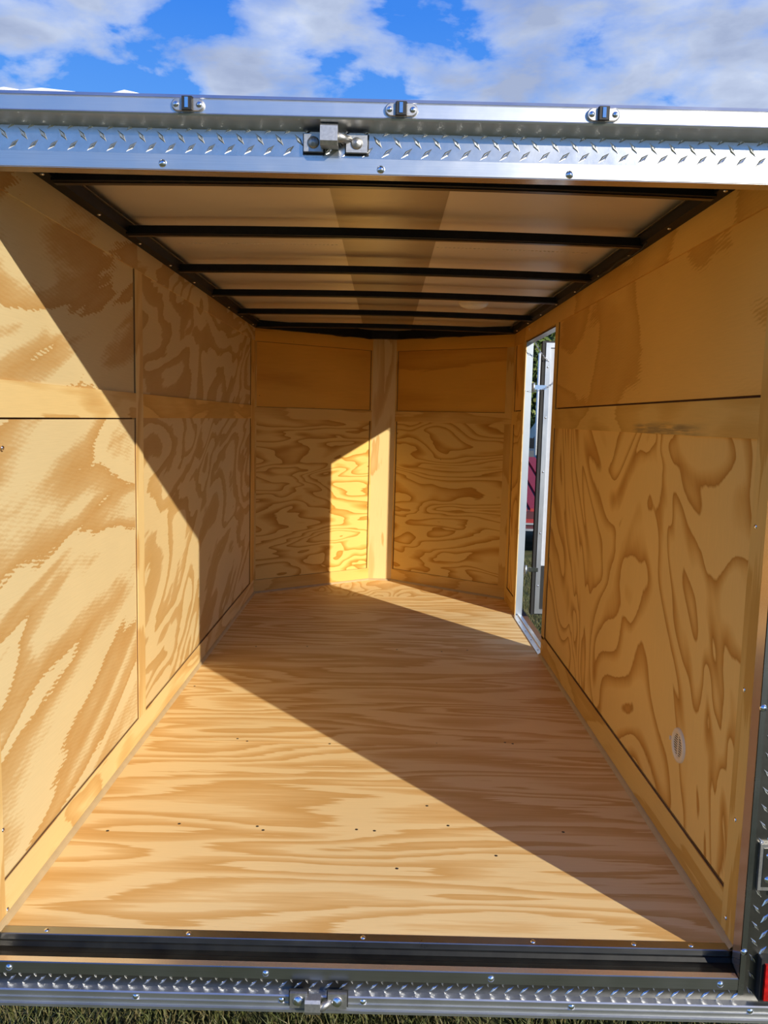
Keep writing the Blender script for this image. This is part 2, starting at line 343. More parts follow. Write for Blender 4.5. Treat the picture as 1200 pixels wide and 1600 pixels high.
def wallboards(wall, O, U, N, specs):
    """specs: (name, u0,u1,z0,z1, thick, mat, grain, off, proud)"""
    for (nm, u0, u1, z0, z1, th, mat, gr, off) in specs:
        m = MB(); m.board(Vector(O)+Vector(U)*u0+Z*z0, U, Z, N, u1-u0, z1-z0, th, gr, off)
        m.build(nm, mat, wall)
        if nm == 'plywood_strip' and th >= ST:          # thin dark board along the strip's edges
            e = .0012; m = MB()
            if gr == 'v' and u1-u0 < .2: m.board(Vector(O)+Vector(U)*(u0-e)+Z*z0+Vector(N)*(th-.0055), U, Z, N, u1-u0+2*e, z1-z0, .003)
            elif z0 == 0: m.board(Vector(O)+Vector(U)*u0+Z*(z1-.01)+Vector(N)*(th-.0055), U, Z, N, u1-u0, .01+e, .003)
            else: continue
            m.build('dark_edge', wood_dark, wall)
G = .007
# ---- left wall: backing plane at x=-w-.012, panels .006 proud of it, strips .012+.006
BK = .016
def rnd(): return (random.uniform(0, 40), random.uniform(0, 40))
PT, ST = .010, BK
wl = thing('wall_left', (-w, 1.9, 0), 'plywood clad left wall, half in low sunlight', 'wall', kind='structure')
m = MB(); m.box((-w-.045, YF, -.018), (-w-BK, L+.02, H+.065)); m.build('wall_backing', wood_dark, wl)
Ol = (-w-BK, 0, 0)
B0, B1 = 1.145, 1.232
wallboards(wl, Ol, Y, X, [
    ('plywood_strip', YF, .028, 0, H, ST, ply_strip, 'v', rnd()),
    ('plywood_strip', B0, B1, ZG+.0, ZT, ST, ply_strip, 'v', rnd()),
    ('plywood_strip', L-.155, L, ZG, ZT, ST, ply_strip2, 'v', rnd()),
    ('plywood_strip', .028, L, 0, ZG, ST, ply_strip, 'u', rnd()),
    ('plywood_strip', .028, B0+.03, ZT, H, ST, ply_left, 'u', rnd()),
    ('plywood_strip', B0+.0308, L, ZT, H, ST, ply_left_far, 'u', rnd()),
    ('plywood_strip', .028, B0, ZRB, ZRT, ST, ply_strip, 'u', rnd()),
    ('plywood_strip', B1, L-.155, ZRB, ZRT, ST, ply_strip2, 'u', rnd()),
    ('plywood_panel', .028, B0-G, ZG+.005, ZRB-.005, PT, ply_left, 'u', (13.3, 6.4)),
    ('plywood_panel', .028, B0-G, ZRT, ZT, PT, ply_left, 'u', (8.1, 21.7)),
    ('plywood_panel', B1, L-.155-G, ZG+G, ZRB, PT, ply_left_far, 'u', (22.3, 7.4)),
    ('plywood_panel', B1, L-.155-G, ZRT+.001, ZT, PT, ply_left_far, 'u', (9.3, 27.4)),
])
# ---- right wall with doorway
wr = thing('wall_right', (w, 1.9, 0), 'shaded plywood right wall with a side doorway', 'wall', kind='structure')
m = MB(); m.box((w+BK, YF, -.018), (w+.045, D0, H+.065)); m.box((w+BK, D1, -.018), (w+.045, L+.02, H+.065)); m.box((w+BK, D0, DT), (w+.045, D1, H+.065)); m.build('wall_backing', wood_dark, wr)
Or = (w+BK, 0, 0); NR = -X
R0 = .036; RD = D0-.075
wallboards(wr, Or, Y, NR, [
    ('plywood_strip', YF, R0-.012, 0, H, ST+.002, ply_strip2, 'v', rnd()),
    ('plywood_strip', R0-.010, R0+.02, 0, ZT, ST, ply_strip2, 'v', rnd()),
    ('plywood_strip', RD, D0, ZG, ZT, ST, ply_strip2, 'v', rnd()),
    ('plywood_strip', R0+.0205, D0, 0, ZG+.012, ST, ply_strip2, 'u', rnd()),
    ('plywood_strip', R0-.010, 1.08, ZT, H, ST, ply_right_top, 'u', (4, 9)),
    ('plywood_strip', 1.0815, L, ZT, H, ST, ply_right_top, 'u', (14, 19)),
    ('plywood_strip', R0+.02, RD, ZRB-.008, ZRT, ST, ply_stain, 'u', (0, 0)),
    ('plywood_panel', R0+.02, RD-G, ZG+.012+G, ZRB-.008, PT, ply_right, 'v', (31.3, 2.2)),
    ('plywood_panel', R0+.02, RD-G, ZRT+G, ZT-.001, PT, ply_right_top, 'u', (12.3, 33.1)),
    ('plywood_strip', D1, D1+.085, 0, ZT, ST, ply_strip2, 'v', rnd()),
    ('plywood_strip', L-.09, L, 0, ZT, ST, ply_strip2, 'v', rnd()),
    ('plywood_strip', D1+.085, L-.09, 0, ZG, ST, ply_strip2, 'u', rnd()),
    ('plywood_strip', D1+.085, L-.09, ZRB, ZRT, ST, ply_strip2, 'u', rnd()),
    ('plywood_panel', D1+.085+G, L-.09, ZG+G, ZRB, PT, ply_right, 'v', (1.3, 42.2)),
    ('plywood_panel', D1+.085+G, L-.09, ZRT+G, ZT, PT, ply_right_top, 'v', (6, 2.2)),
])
for (u, v) in [(1182, 823), (1164, 1078), (1150, 1281), (1135, 1434)]:
    d = fwd + r2*(u-600)/FPX + u2*(800-v)/FPX; k = (w-CAM.x)/d.x; q = CAM+d*k
    inst('screw', screw_me, wr, (w-.002, q.y, q.z), (0, -math.pi/2, 0))
for (u, v) in [(5, 1297), (12, 1421), (4, 700)]:
    d = fwd + r2*(u-600)/FPX + u2*(800-v)/FPX; k = (-w-CAM.x)/d.x; q = CAM+d*k
    inst('screw', screw_me, wl, (-w, q.y, q.z), (0, math.pi/2, 0))
# ---- nose walls
def nose(name, A, B, label, left):
    A, B = Vector((*A, 0)), Vector((*B, 0)); U = (B-A).normalized(); ln = (B-A).length
    N = Vector((U.y, -U.x, 0)) if left else Vector((U.y, -U.x, 0))
    if N.y > 0: N = -N
    ww = thing(name, tuple(A), label, 'wall', kind='structure')
    O = A - N*BK
    m = MB(); m.board(A-N*.045-U*.03*0, U, Z, N, ln, H+.083, .045-BK); m.v = [(x, y, z-.018) for x, y, z in m.v]; m.build('wall_backing', wood_dark, ww)
    e0, e1 = (.012, 0) if left else (0, .055)
    sp = [('plywood_strip', 0, ln, ZT, H, ST, ply_nose_top, 'u', rnd()),
          ('plywood_strip', 0, ln, 0, ZG-.005, ST, ply_strip2, 'u', rnd()),
          ('plywood_strip', 0, ln, ZRB, ZRT-.01, ST, ply_strip2, 'u', rnd())]
    a, b = (.014, ln-.012) if left else (.012, ln-.055)
    sp += [('plywood_strip', 0, a, ZG-.005, ZRB, ST, ply_strip2, 'v', rnd()), ('plywood_strip', b, ln, ZG-.005, ZRB, ST, ply_strip2, 'v', rnd()),
           ('plywood_strip', 0, a, ZRT-.01, ZT, ST, ply_strip2, 'v', rnd()), ('plywood_strip', b, ln, ZRT-.01, ZT, ST, ply_strip2, 'v', rnd())]
    g0, g1 = (0, .005) if left else (.005, 0)
    sp += [('plywood_panel', a+g0, b-g1, ZG-.005, ZRB, PT, ply_nose, 'u', (3.5, 18.2) if left else (8.2, 26.4)),
           ('plywood_panel', a+g0, b-g1, ZRT-.01+.003, ZT-.003, PT, ply_nose_top, 'u', rnd())]
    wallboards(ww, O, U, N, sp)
    return ww
nose('wall_front_left', (-w, L), (-HA, AP), 'left half of the plywood nose with the sunlit patch', True)
nose('wall_front_right', (HA, AP), (w, L), 'right half of the plywood nose, all in shade', False)
wc = thing('wall_front', (0, AP, 0), 'narrow flat plywood post at the nose between the two slanted walls', 'wall', kind='structure')
m = MB(); m.board((-HA, AP+.012, 0), X, Z, -Y, 2*HA, H, .012, 'v', (2.2, 5.5)); m.build('plywood_strip', ply_strip, wc)
m = MB(); m.box((-HA-.03, AP+.013, -.018), (HA+.03, AP+.045, H+.065)); m.build('wall_backing', wood_dark, wc)

# baseboards: caulked cove
def cove(name, pts, side, label):
    m = MB(); r = .013
    P = [Vector((*p, 0)) for p in pts]
    for i in range(len(P)-1):
        a, b = P[i], P[i+1]; U = (b-a).normalized(); N = Vector((U.y, -U.x, 0))*side
        cs = [(0, 0), (r, 0), (r*.75, r*.45), (r*.45, r*.75), (0, r)]
        for j in range(5):
            p, q = cs[j], cs[(j+1) % 5]
            f = [a+N*p[0]+Z*p[1], a+N*q[0]+Z*q[1], b+N*q[0]+Z*q[1], b+N*p[0]+Z*p[1]]
            if side < 0: f.reverse()
            m.quad(f)
    return tag(m.build(name, caulk), label, 'baseboard', kind='structure')
cove('baseboard_left', [(-w+.0005, -.026), (-w+.0005, L)], 1, 'beige caulked cove strip along the foot of the left wall')
cove('baseboard_right', [(w-.0005, -.026), (w-.0005, D0-.004)], -1, 'beige caulked cove strip along the foot of the right wall')
cove('baseboard_front', [(-w, L), (-HA, AP-.001), (HA, AP-.001), (w, L)], 1, 'beige caulked cove strip round the foot of the nose')

# ------------------------------------------------------------------ ceiling
ce = thing('ceiling', (0, 1.9, H), 'beige lined ceiling crossed by black steel bows', 'ceiling', kind='structure')
def zc(x, base): return base + .012*(1-(x/.95)**2)
ZS = 1.922
def sheet(x0, x1, y0, y1, z, name, mat, th=.003):
    m = MB(); n = 10
    for i in range(n):
        a, b = x0+(x1-x0)*i/n, x0+(x1-x0)*(i+1)/n
        m.quad([(a, y0, zc(a, z)), (a, y1, zc(a, z)), (b, y1, zc(b, z)), (b, y0, zc(b, z))])
    return m.build(name, mat, ce, True)
bows = [.345, .965, 1.655, 2.325, 3.045, 3.74]
ed = [-.06]+[y+.012 for y in bows]+[4.6]
for a, b in zip(ed, ed[1:]):
    sheet(-.93, -.155, a, b, ZS, 'liner_panel', liner_m); sheet(.185, .93, a, b, ZS, 'liner_panel', liner_m)
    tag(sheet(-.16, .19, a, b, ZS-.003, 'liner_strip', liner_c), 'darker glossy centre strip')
for yb in bows:
    m = MB(); n = 12
    hb_ = .036 if yb < .5 else .027; prof = [(-.016, 0), (.016, 0), (.016, hb_), (-.016, hb_)]
    xs = [-.87+1.74*i/n for i in range(n+1)]
    xe = 1.0
    for i in range(n):
        for (p, q) in ((0, 1), (1, 2), (2, 3), (3, 0)):
            A = [(xs[i], yb+prof[p][0], zc(xs[i], H-.008)+prof[p][1]), (xs[i+1], yb+prof[p][0], zc(xs[i+1], H-.008)+prof[p][1]),
                 (xs[i+1], yb+prof[q][0], zc(xs[i+1], H-.008)+prof[q][1]), (xs[i], yb+prof[q][0], zc(xs[i], H-.008)+prof[q][1])]
            m.quad(A[::-1])
    m.build('roof_bow', black_steel, ce)
    m = MB()
    for i in range(n):
        m.board((xs[i], yb+.002, zc(xs[i], H-.008)-.0015), (Vector((xs[i+1]-xs[i], 0, zc(xs[i+1], 0)-zc(xs[i], 0)))).normalized(), Y, -Z, xs[i+1]-xs[i], .022, .001)
    m.build('bow_flange', black_lip, ce)
# dotted seams of staples in the liner
for (ys, x0, x1) in [(1.38, -.80, -.17), (1.38, .20, .80), (2.70, -.80, -.17), (2.72, .20, .80), (3.93, .2, .6)]:
    m = MB(); n = int((x1-x0)/.016)
    for i in range(n):
        x = x0+i*.016; z = zc(x, ZS)
        m.board((x, ys-.006+.004*(i % 2), z), X, Y, -Z, .008, .008, .0022)
    tag(m.build('stitch_row', liner_m, ce), kind='stuff')
# steel top rails along the sides
for sx in (-1, 1):
    m = MB(); m.extrude([(sx*.93, H), (sx*.862, H), (sx*.858, H+.03), (sx*.93, H+.06)], YF, L, 'y'); m.build('side_rail', black_steel, ce)
    m = MB(); m.extrude([(sx*.864, H+.028), (sx*.852, H+.030), (sx*.852, H+.034), (sx*.864, H+.034)], YF, L-.05, 'y'); m.build('rail_lip', black_lip, ce)
    A = Vector((sx*.9, L, H)); B = Vector((sx*.05, AP, H)); U = (B-A).normalized(); N = Vector((-U.y*1, U.x, 0))
    if N.y > 0: N = -N
    m = MB(); m.board(A-N*.02+Z*.001, U, Z, N, (B-A).length, .06, .055); m.build('nose_rail', black_steel, ce)
    for k in range(9):
        inst('screw', screw_me, ce, (sx*.88, .3+k*.42, H), (math.pi, 0, 0))
m = MB(); m.box((-.13, AP-.075, H+.001), (.13, AP+.012, H+.058)); m.build('nose_rail', black_steel, ce)
# outer roof skin keeps the sun out
m = MB(); m.box((-.96, -.02, ZS+.022), (.96, 4.65, ZS+.028)); m.box((-.96, YF-.001, 1.90), (.96, -.018, 1.91)); m.box((-.96, -.021, 1.90), (.96, -.018, ZS+.028)); m.build('roof_skin', white_paint, ce)
# wires at the nose
wr_ = thing('wiring', (0, 3.86, H-.004), 'thin black wire bundle sagging along the nose under the ceiling', 'wire')
m = MB(); pts = []
for i in range(25):
    x = -.72+1.44*i/24; y = min(L+(w-abs(x))*.735, AP)-.035
    pts.append((x, y, H+.002+.006*math.sin(i*1.7)+.004*math.sin(i*.6)))
m.tube(pts, .0035, 6); m.build('cable', gasket_m, wr_, True)
for x in (-.5, .42, -.05):
    m = MB(); y = min(L+(w-abs(x))*.735, AP)-.04
    m.tube([(x-.012, y, H+.002), (x+.004, y-.004, H+.010), (x+.022, y, H+.001)], .002, 6); m.build('cable_tie', white_p, wr_, True)
wr2 = thing('wiring', (.86, 1.4, H), 'loose black wire looping along the right ceiling rail', 'wire')
m = MB(); m.tube([(.868+.006*math.sin(i*1.1), .9+i*.08, H-.004-.010*abs(math.sin(i*.9))) for i in range(14)], .003, 6); m.build('cable', gasket_m, wr2, True)
# dome lamp
dome_m = plain('dome_lamp_plastic', (.92, .82, .70), .35, 0, .02)
dl = thing('dome_light', (.50, 2.84, 1.93), 'round white unlit dome lamp on the ceiling liner', 'lamp')
m = MB(); m.lathe([(.082, 0), (.083, -.010), (.070, -.026), (.045, -.036), (.0, -.040)], (.50, 2.84, 1.936), Z, 32); m.build('lens', dome_m, dl, True)
m = MB(); m.lathe([(.086, 0), (.088, -.005), (.082, -.008)], (.50, 2.84, 1.936), Z, 32); m.build('bezel', white_p, dl, True)

# ------------------------------------------------------------------ rear frame: header, posts, sill
def lozenges(mb, cx, cz, sgn, ln=.034, wd=.0100, h=.0034, yp=YR, ang=52, side=False):
    a = math.radians(ang)*sgn
    d = Vector((math.cos(a), 0, math.sin(a))); n = Vector((-math.sin(a), 0, math.cos(a))); c = Vector((cx, yp, cz))
    o = Vector((0, -1, 0))
    P = [c-d*ln/2, c+n*wd/2, c+d*ln/2, c-n*wd/2, c-d*ln*.30+o*h*.8, c+n*wd*.22+o*h, c+d*ln*.30+o*h*.8, c-n*wd*.22+o*h]
    k = len(mb.v); mb.v += [tuple(p) for p in P]
    for f in ((0, 4, 5, 1), (1, 5, 6, 2), (2, 6, 7, 3), (3, 7, 4, 0), (4, 7, 6, 5)):
        mb.f.append(tuple(k+i for i in f)); mb.uv += [(0, 0)]*4
HX = 1.02
z_fb, z_dp0, z_dp1 = 1.777, 1.807, 1.864
tr1 = thing('trim_1', (0, YR, z_fb), 'bright aluminium rear header with tread plate under the roof rail', 'trim', kind='structure')
m = MB(); m.box((-HX, YR+.002, z_fb+.013), (HX, YF-.002, 1.905)); m.build('header_core', black_steel, tr1)
m = MB(); m.extrude([(YR-.0005, z_dp0-.006), (YR+.0015, z_dp0-.006), (YR+.0015, z_dp1+.02), (YR-.0005, z_dp1+.02)], -HX, HX, 'x'); m.build('tread_plate', dplate, tr1)
m = MB()
i = 0; p = .0412
x = -HX+.02
while x < HX-.02:
    lozenges(m, x, z_dp0+.035, -1); lozenges(m, x+p*.5, z_dp0+.014, 1, ang=42); lozenges(m, x+p*.5, z_dp0+.055, 1, ang=42)
    x += p
tag(m.build('tread_pattern', tread, tr1), kind='stuff')
# flange: flat band, bent under towards the inside
m = MB(); m.extrude([(YR-.003, z_fb), (YR-.003, z_dp0), (YR-.0005, z_dp0+.001), (YR-.0005, z_fb+.002), (YF, z_fb+.0095), (YF, z_fb+.0065), (YR-.002, z_fb-.0005)], -HX, HX, 'x'); m.build('flange', mill, tr1)
m = MB(); m.board((-HX, YR-.002, z_fb-.0012), X, Vector((0, YF-YR+.002, .0065)).normalized(), -Z, 2*HX, .063, .0006); m.build('flange_lip', lipm, tr1)
# roof rail, an extrusion standing proud
YRR = YR-.05
m = MB()
m.extrude([(YR+.0, 1.859), (YRR+.012, 1.866), (YRR, 1.8685), (YRR-.002, 1.872), (YRR, 1.8745), (YRR, 1.900), (YRR+.003, 1.9015), (YRR+.001, 1.904), (YRR+.004, 1.911), (YRR+.02, 1.914), (YR+.06, 1.916), (YR+.06, 1.90)], -HX-.02, HX+.02, 'x')
m.build('roof_rail', rail_m, tr1)
def rp(u, v, yy):
    d = fwd + r2*(u-600)/FPX + u2*(800-v)/FPX; k = (yy-CAM.y)/d.y; return CAM+d*k
for (u, v) in [(254, 255), (595, 265), (890, 273)]:
    q = rp(u, v, YR-.003); inst('screw', rivet_me, tr1, q, (math.pi/2, 0, 0))
for (u, wd_) in [(10, .08), (68, .14), (197, .06)]:
    q = rp(u, 135+u*.02, YRR+.03); m = MB(); m.tube([(q.x-wd_/2, YRR+.02, 1.915), (q.x, YRR+.02, 1.918), (q.x+wd_/2, YRR+.02, 1.916)], [.001, .005, .001], 8); m.build('sealant_bead', dirt_w, tr1, True)

# rear posts
def post(sx, name, label):
    x0 = .880*sx; x1 = 1.02*sx
    t_ = thing(name, (sx*.95, YR, 0), label, 'trim', kind='structure')
    def bx(a, b, y0, y1, z0, z1): mm.box((min(a, b), y0, z0), (max(a, b), y1, z1))
    mm = MB(); bx(sx*.905, x1, YR+.002, YF-.001, -.116, 1.905); mm.build('post_core', black_steel, t_)
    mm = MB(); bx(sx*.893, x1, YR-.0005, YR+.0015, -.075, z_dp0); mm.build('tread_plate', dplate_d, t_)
    mm = MB(); bx(x0, sx*.8935, YR-.003, YR-.0006, -.058, z_fb); mm.build('flange', mill_post, t_)
    mm = MB(); q = [(x0, YR-.003), (x0+sx*.0012, YR-.003), (sx*.8915, YF), (sx*.890, YF)]
    mm.extrude(q, -.018, z_fb+.008, 'z'); mm.build('flange_lip', lipm, t_)
    mm = MB(); k = 0; z = -.05
    while z < 1.76:
        for c in range(2):
            lozenges(mm, sx*(.905+.041*c+.005), z, -1); lozenges(mm, sx*(.905+.041*c+.0255), z+.0205, 1)
        lozenges(mm, sx*(.905+.041*2+.005), z, -1)
        z += .041
    tag(mm.build('tread_pattern', tread, t_), kind='stuff')
    for z in (.03, .62, 1.2, 1.7):
        inst('screw', rivet_me, t_, (sx*.8875, YR-.003, z+.02), (math.pi/2, 0, 0))
    return t_
post(1, 'trim_2', 'right rear corner post of tread plate with a flat aluminium edge')
post(-1, 'trim_3', 'left rear corner post of tread plate, mostly outside the picture')

# sill
ts = thing('trim_4', (0, YR, 0), 'rear sill of aluminium strips around a black rubber threshold', 'trim', kind='structure')
XI = .879
m = MB(); m.box((-1.0, YR+.002, -.115), (1.0, -.020, -.035)); m.build('sill_core', black_steel, ts)
m = MB(); m.extrude([(.0, .0002), (.0, .003), (-.027, .003), (-.029, .0015), (-.029, -.015), (-.027, -.015), (-.027, .0002)], -.892, .892, 'x'); m.build('threshold_strip', mill_d, ts)
m = MB(); m.extrude([(-.029, -.012), (-.034, -.0135), (-.040, -.022), (-.056, -.024), (-.060, -.0215), (-.080, -.0225), (-.086, -.026), (-.086, -.036), (-.029, -.036)], -.897, .892, 'x'); m.build('rubber_threshold', rubber, ts)
m = MB(); m.extrude([(-.082, -.018), (-.082, -.020), (YR-.001, -.020), (YR-.001, -.046), (YR-.003, -.046), (YR-.003, -.019), (YR-.001, -.0175)], -.897, XI, 'x'); m.build('sill_flange', mill_d, ts)
m = MB(); m.board((-.897, YR-.001, -.0176), X, Y, Z, XI+.897, .018, .0006); m.build('flange_lip', lipm, ts)
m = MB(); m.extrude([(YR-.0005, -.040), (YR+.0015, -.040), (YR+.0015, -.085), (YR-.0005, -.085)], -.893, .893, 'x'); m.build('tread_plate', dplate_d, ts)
m = MB(); x = -.88
while x < .87:
    lozenges(m, x, -.0495, -1, ln=.018, wd=.005, ang=62); lozenges(m, x+.016, -.061, 1, ln=.030, wd=.008, ang=40); lozenges(m, x+.01, -.0745, -1, ln=.016, wd=.005, ang=35)
    x += .0355
tag(m.build('tread_pattern', tread, ts), kind='stuff')
m = MB()
m.extrude([(YR, -.073), (YR-.016, -.075), (YR-.019, -.0775), (YR-.019, -.081), (YR-.015, -.083), (YR-.015, -.094), (YR-.018, -.095), (YR-.018, -.097), (YR-.015, -.098), (YR-.015, -.108), (YR-.020, -.110), (YR-.020, -.1165), (YR-.014, -.119), (YR, -.119)], -1.03, 1.03, 'x')
m.build('bumper_rail', rail_d, ts)
for (u, v) in [(65, 1465), (291, 1468), (567, 1472), (834, 1475), (990, 1474), (1079, 1476)]:
    q = gp(u, v, .003); inst('screw', rivet_me, ts, (q.x, -.013, .003), None, (.8, .8, .8))
for (u, v) in [(14, 1515), (415, 1525), (767, 1531), (1126, 1532)]:
    q = rp(u, v, YR-.003); inst('screw', rivet_me, ts, (q.x, YR-.003, -.033), (math.pi/2, 0, 0))
for (u, v) in [(212, 1555), (893, 1568), (1173, 1566), (440, 1564), (567, 1564)]:
    q = rp(u, v, YR-.015); inst('screw', rivet_me, ts, (q.x, YR-.015, -.0895), (math.pi/2, 0, 0))

# ---- keepers (cast latch hooks)
def keeper(name, zc_, flip, label, gx):
    """two bolted feet joined by a raised hook"""
    t_ = thing(name, (gx, YR-.003, zc_), label, 'latch')
    yb = YR-(.002 if not flip else .022)
    for (a, b) in ((gx-.066, gx-.026), (gx+.022, gx+.066)):
        m = MB(); m.box((a, yb-.012, zc_-.018), (b, yb, zc_+.018)); m.build('foot', zinc, t_, bevel=.003)
        m = MB(); m.box((a-.003, yb-.001, zc_-.021), (b+.003, yb+.0015, zc_+.021)); m.build('gasket', gasket_m, t_)
        cx = (a+b)/2
        m = MB(); m.lathe([(.0125, 0), (.012, .002), (.010, .0045)], (cx, yb-.012, zc_), -Y, 20); m.lathe([(.010, .0045), (.006, .007), (.0, .0085)], (cx, yb-.012, zc_), -Y, 20); m.build('bolt', chrome if flip else zinc, t_, True)
    s = -1 if flip else 1
    z0, z1 = (zc_-.024, zc_+.010) if flip else (zc_-.014, zc_+.030)
    pr = .62 if flip else 1
    m = MB(); m.extrude([(yb, z0+.004), (yb-.040*pr, z0), (yb-.046*pr, z0+.008), (yb-.044*pr, z1-.006), (yb-.036*pr, z1), (yb, z1)], gx-.030, gx+.006, 'x'); m.build('hook', zinc, t_, bevel=.003)
    # web arm to the right foot
    m = MB(); zz_ = zc_+.006*s if not flip else zc_-.014
    A = Vector((gx+.004, yb-.030*pr, zz_)); B = Vector((gx+.03, yb-.006, zc_-.002 if flip else zc_+.008))
    m.tube([A, (A+B)/2, B], [.010, .009, .008], 8); m.build('arm', zinc, t_, True)
    return t_
q = rp(525, 226, YR); keeper('door_latch', q.z-.001, False, 'cast latch keeper bolted to the header above the opening', q.x)
q = rp(497, 1559, YR-.022); keeper('door_latch', q.z, True, 'cast latch keeper with bright bolts on the lower bumper rail', q.x+.001)

# ---- marker lamps on the roof rail
def marker(u, v, label):
    q = rp(u, v, YRR); z = 1.8885
    t_ = thing('marker_light', (q.x, YRR, z), label, 'light', 'small clear marker lamps along the roof rail')
    m = MB(); n = 24; hw, hh = .0335, .0125; ring = []
    for i in range(n):
        a = 2*math.pi*i/n; cx = (hw-hh)*(1 if math.cos(a) > 0 else -1); ring.append((cx+hh*math.cos(a), hh*math.sin(a)))
    def lay(sc, y): return [(q.x+px_*sc, y, z+pz*sc) for px_, pz in ring]
    la = [lay(1, YRR+.001), lay(1, YRR-.004), lay(.92, YRR-.006)]
    for A, B in zip(la, la[1:]):
        for i in range(n): m.quad([A[i], A[(i+1) % n], B[(i+1) % n], B[i]][::-1])
    m.quad(la[-1]); m.build('base', zinc, t_)
    m = MB(); m.extrude([(q.x-.012, YRR-.006), (q.x-.010, YRR-.014), (q.x+.010, YRR-.014), (q.x+.012, YRR-.006)], z-.0125, z+.0135, 'z'); m.build('hood', gasket_m, t_, bevel=.0015)
    m = MB(); m.box((q.x-.004, YRR-.0155, z-.009), (q.x+.003, YRR-.0138, z+.011)); m.build('lens', chrome, t_)
    for sx in (-1, 1): inst('screw', screw_me, t_, (q.x+sx*.0235, YRR-.006, z), (math.pi/2, 0, 0))
marker(294, 163, 'chrome marker lamp on the roof rail, leftmost of three')
marker(627, 173, 'chrome marker lamp on the roof rail, middle one right of the latch')
marker(942, 182, 'chrome marker lamp on the roof rail, rightmost of three')

# ---- tail lamp and hinge on the right post
tl = thing('tail_light', (.965, YR, 0), 'red rectangular tail lamp in black housing at the right rear corner', 'light')
m = MB(); m.box((.921, YR-.022, -.060), (1.012, YR-.001, .046)); m.build('housing', gasket_m, tl, bevel=.004)
m = MB(); m.box((.928, YR-.030, -.052), (1.008, YR-.0215, .036)); m.build('lens', red_lens, tl, bevel=.004)
m = MB(); m.box((.928, YR-.0305, -.012), (1.008, YR-.0295, -.008)); m.build('lens_rib', red_lens, tl)
tr2 = bpy.data.objects['trim_2']
m = MB(); m.box((.903, YR-.010, .208), (1.0, YR-.001, .320)); hg = m.build('hinge', zinc, tr2, bevel=.006)
m = MB(); m.box((.911, YR-.0115, .217), (.992, YR-.0095, .311)); m.build('inset', dplate_d, hg, bevel=.004)
m = MB(); m.tube([(.955, YR-.018, .205), (.955, YR-.018, .323)], .010, 12); m.build('knuckle', zinc, hg, True)
for z in (.235, .292): inst('bolt', rivet_me, hg, (.924, YR-.0115, z), (math.pi/2, 0, 0))

# ---- wall vent
vt = thing('wall_vent', (w+.001, .428, .334), 'round beige plastic vent with slots low on the right wall', 'vent')
vc = Vector((w+BK-PT, .428, .334)); k_ = vc.x
m = MB(); m.lathe([(.034, .002), (.0355, .006), (.043, .0075), (.050, .005), (.0515, 0)], vc, -X, 36); m.build('rim', white_p, vt, True)
m = MB(); m.lathe([(0, .001), (.038, .001)], vc, -X, 36); m.build('back', slot_m, vt)
m = MB(); m.box((k_-.0036, .4245, .334-.036), (k_-.0018, .4315, .334+.036)); m.build('centre_bar', white_p, vt)
for i in range(10):
    z = .334-.0315+.063*i/9; hw = math.sqrt(max(.0362**2-(z-.334)**2, .00005))
    m = MB(); m.box((k_-.0032, .428-hw, z-.0017), (k_-.0022, .428+hw, z+.0017)); m.build('slat', white_p, vt)
m = MB(); m.box((k_-.010, .480, .330), (k_-.004, .484, .342)); m.build('tab', white_p, vt)

# ------------------------------------------------------------------ side doorway
tj = thing('trim_5', (w+.02, (D0+D1)/2, 0), 'galvanised frame around the side doorway', 'trim', kind='structure')
m = MB(); m.box((w+.002, D1-.0015, .0), (w+.048, D1, DT)); m.build('far_jamb', galv, tj)
m = MB(); m.box((w-.001, D1-.010, .0), (w+.004, D1-.0016, DT)); m.build('jamb_edge', ply_strip, tj)
m = MB(); m.box((w+.002, D0, .0), (w+.048, D0+.0015, DT)); m.box((w+.046, D0-.05, -.05), (w+.105, D0+.006, DT+.03)); m.build('near_jamb_sun_block', galv, tj)  # outer box is unseen trim, added to block sun beside the near jamb
m = MB(); m.box((w+.002, D0, DT-.0015), (w+.048, D1, DT)); m.build('head', galv, tj)
m = MB(); m.extrude([(w-.014, .0005), (w-.014, .004), (w+.016, .0045), (w+.018, .012), (w+.022, .012), (w+.024, .004), (w+.048, .002), (w+.050, -.02), (w-.014, -.0)], D0+.0016, D1-.002, 'y'); m.build('sill', mill_y, tj)
for y in (2.57, 2.78, 2.98, 3.2): inst('screw', wscrew_me, tj, (w+.001, y, .0048))

dx0, dx1, dy = 1.012, 1.82, 3.42
dr = thing('door_1', (dx0, dy, .012), 'white side door swung open outside the right wall', 'door', kind='structure')
zb, zt = .014, 1.774
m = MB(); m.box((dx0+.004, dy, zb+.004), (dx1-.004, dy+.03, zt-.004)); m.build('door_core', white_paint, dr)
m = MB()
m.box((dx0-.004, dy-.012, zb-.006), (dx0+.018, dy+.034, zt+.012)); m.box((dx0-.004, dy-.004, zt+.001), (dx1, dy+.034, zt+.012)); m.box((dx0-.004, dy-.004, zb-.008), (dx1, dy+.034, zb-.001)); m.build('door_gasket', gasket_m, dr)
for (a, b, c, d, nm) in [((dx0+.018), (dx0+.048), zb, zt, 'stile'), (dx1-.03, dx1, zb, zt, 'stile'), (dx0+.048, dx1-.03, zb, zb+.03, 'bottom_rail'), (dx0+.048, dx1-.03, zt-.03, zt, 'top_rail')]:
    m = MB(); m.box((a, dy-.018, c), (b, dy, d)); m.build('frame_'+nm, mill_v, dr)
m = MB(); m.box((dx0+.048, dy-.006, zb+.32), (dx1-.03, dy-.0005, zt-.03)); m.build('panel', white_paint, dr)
m = MB(); m.box((dx0+.048, dy-.0055, zb+.03), (dx1-.03, dy-.0006, zb+.318)); tag(m.build('kick_panel', gasket_m, dr), 'black lower panel')
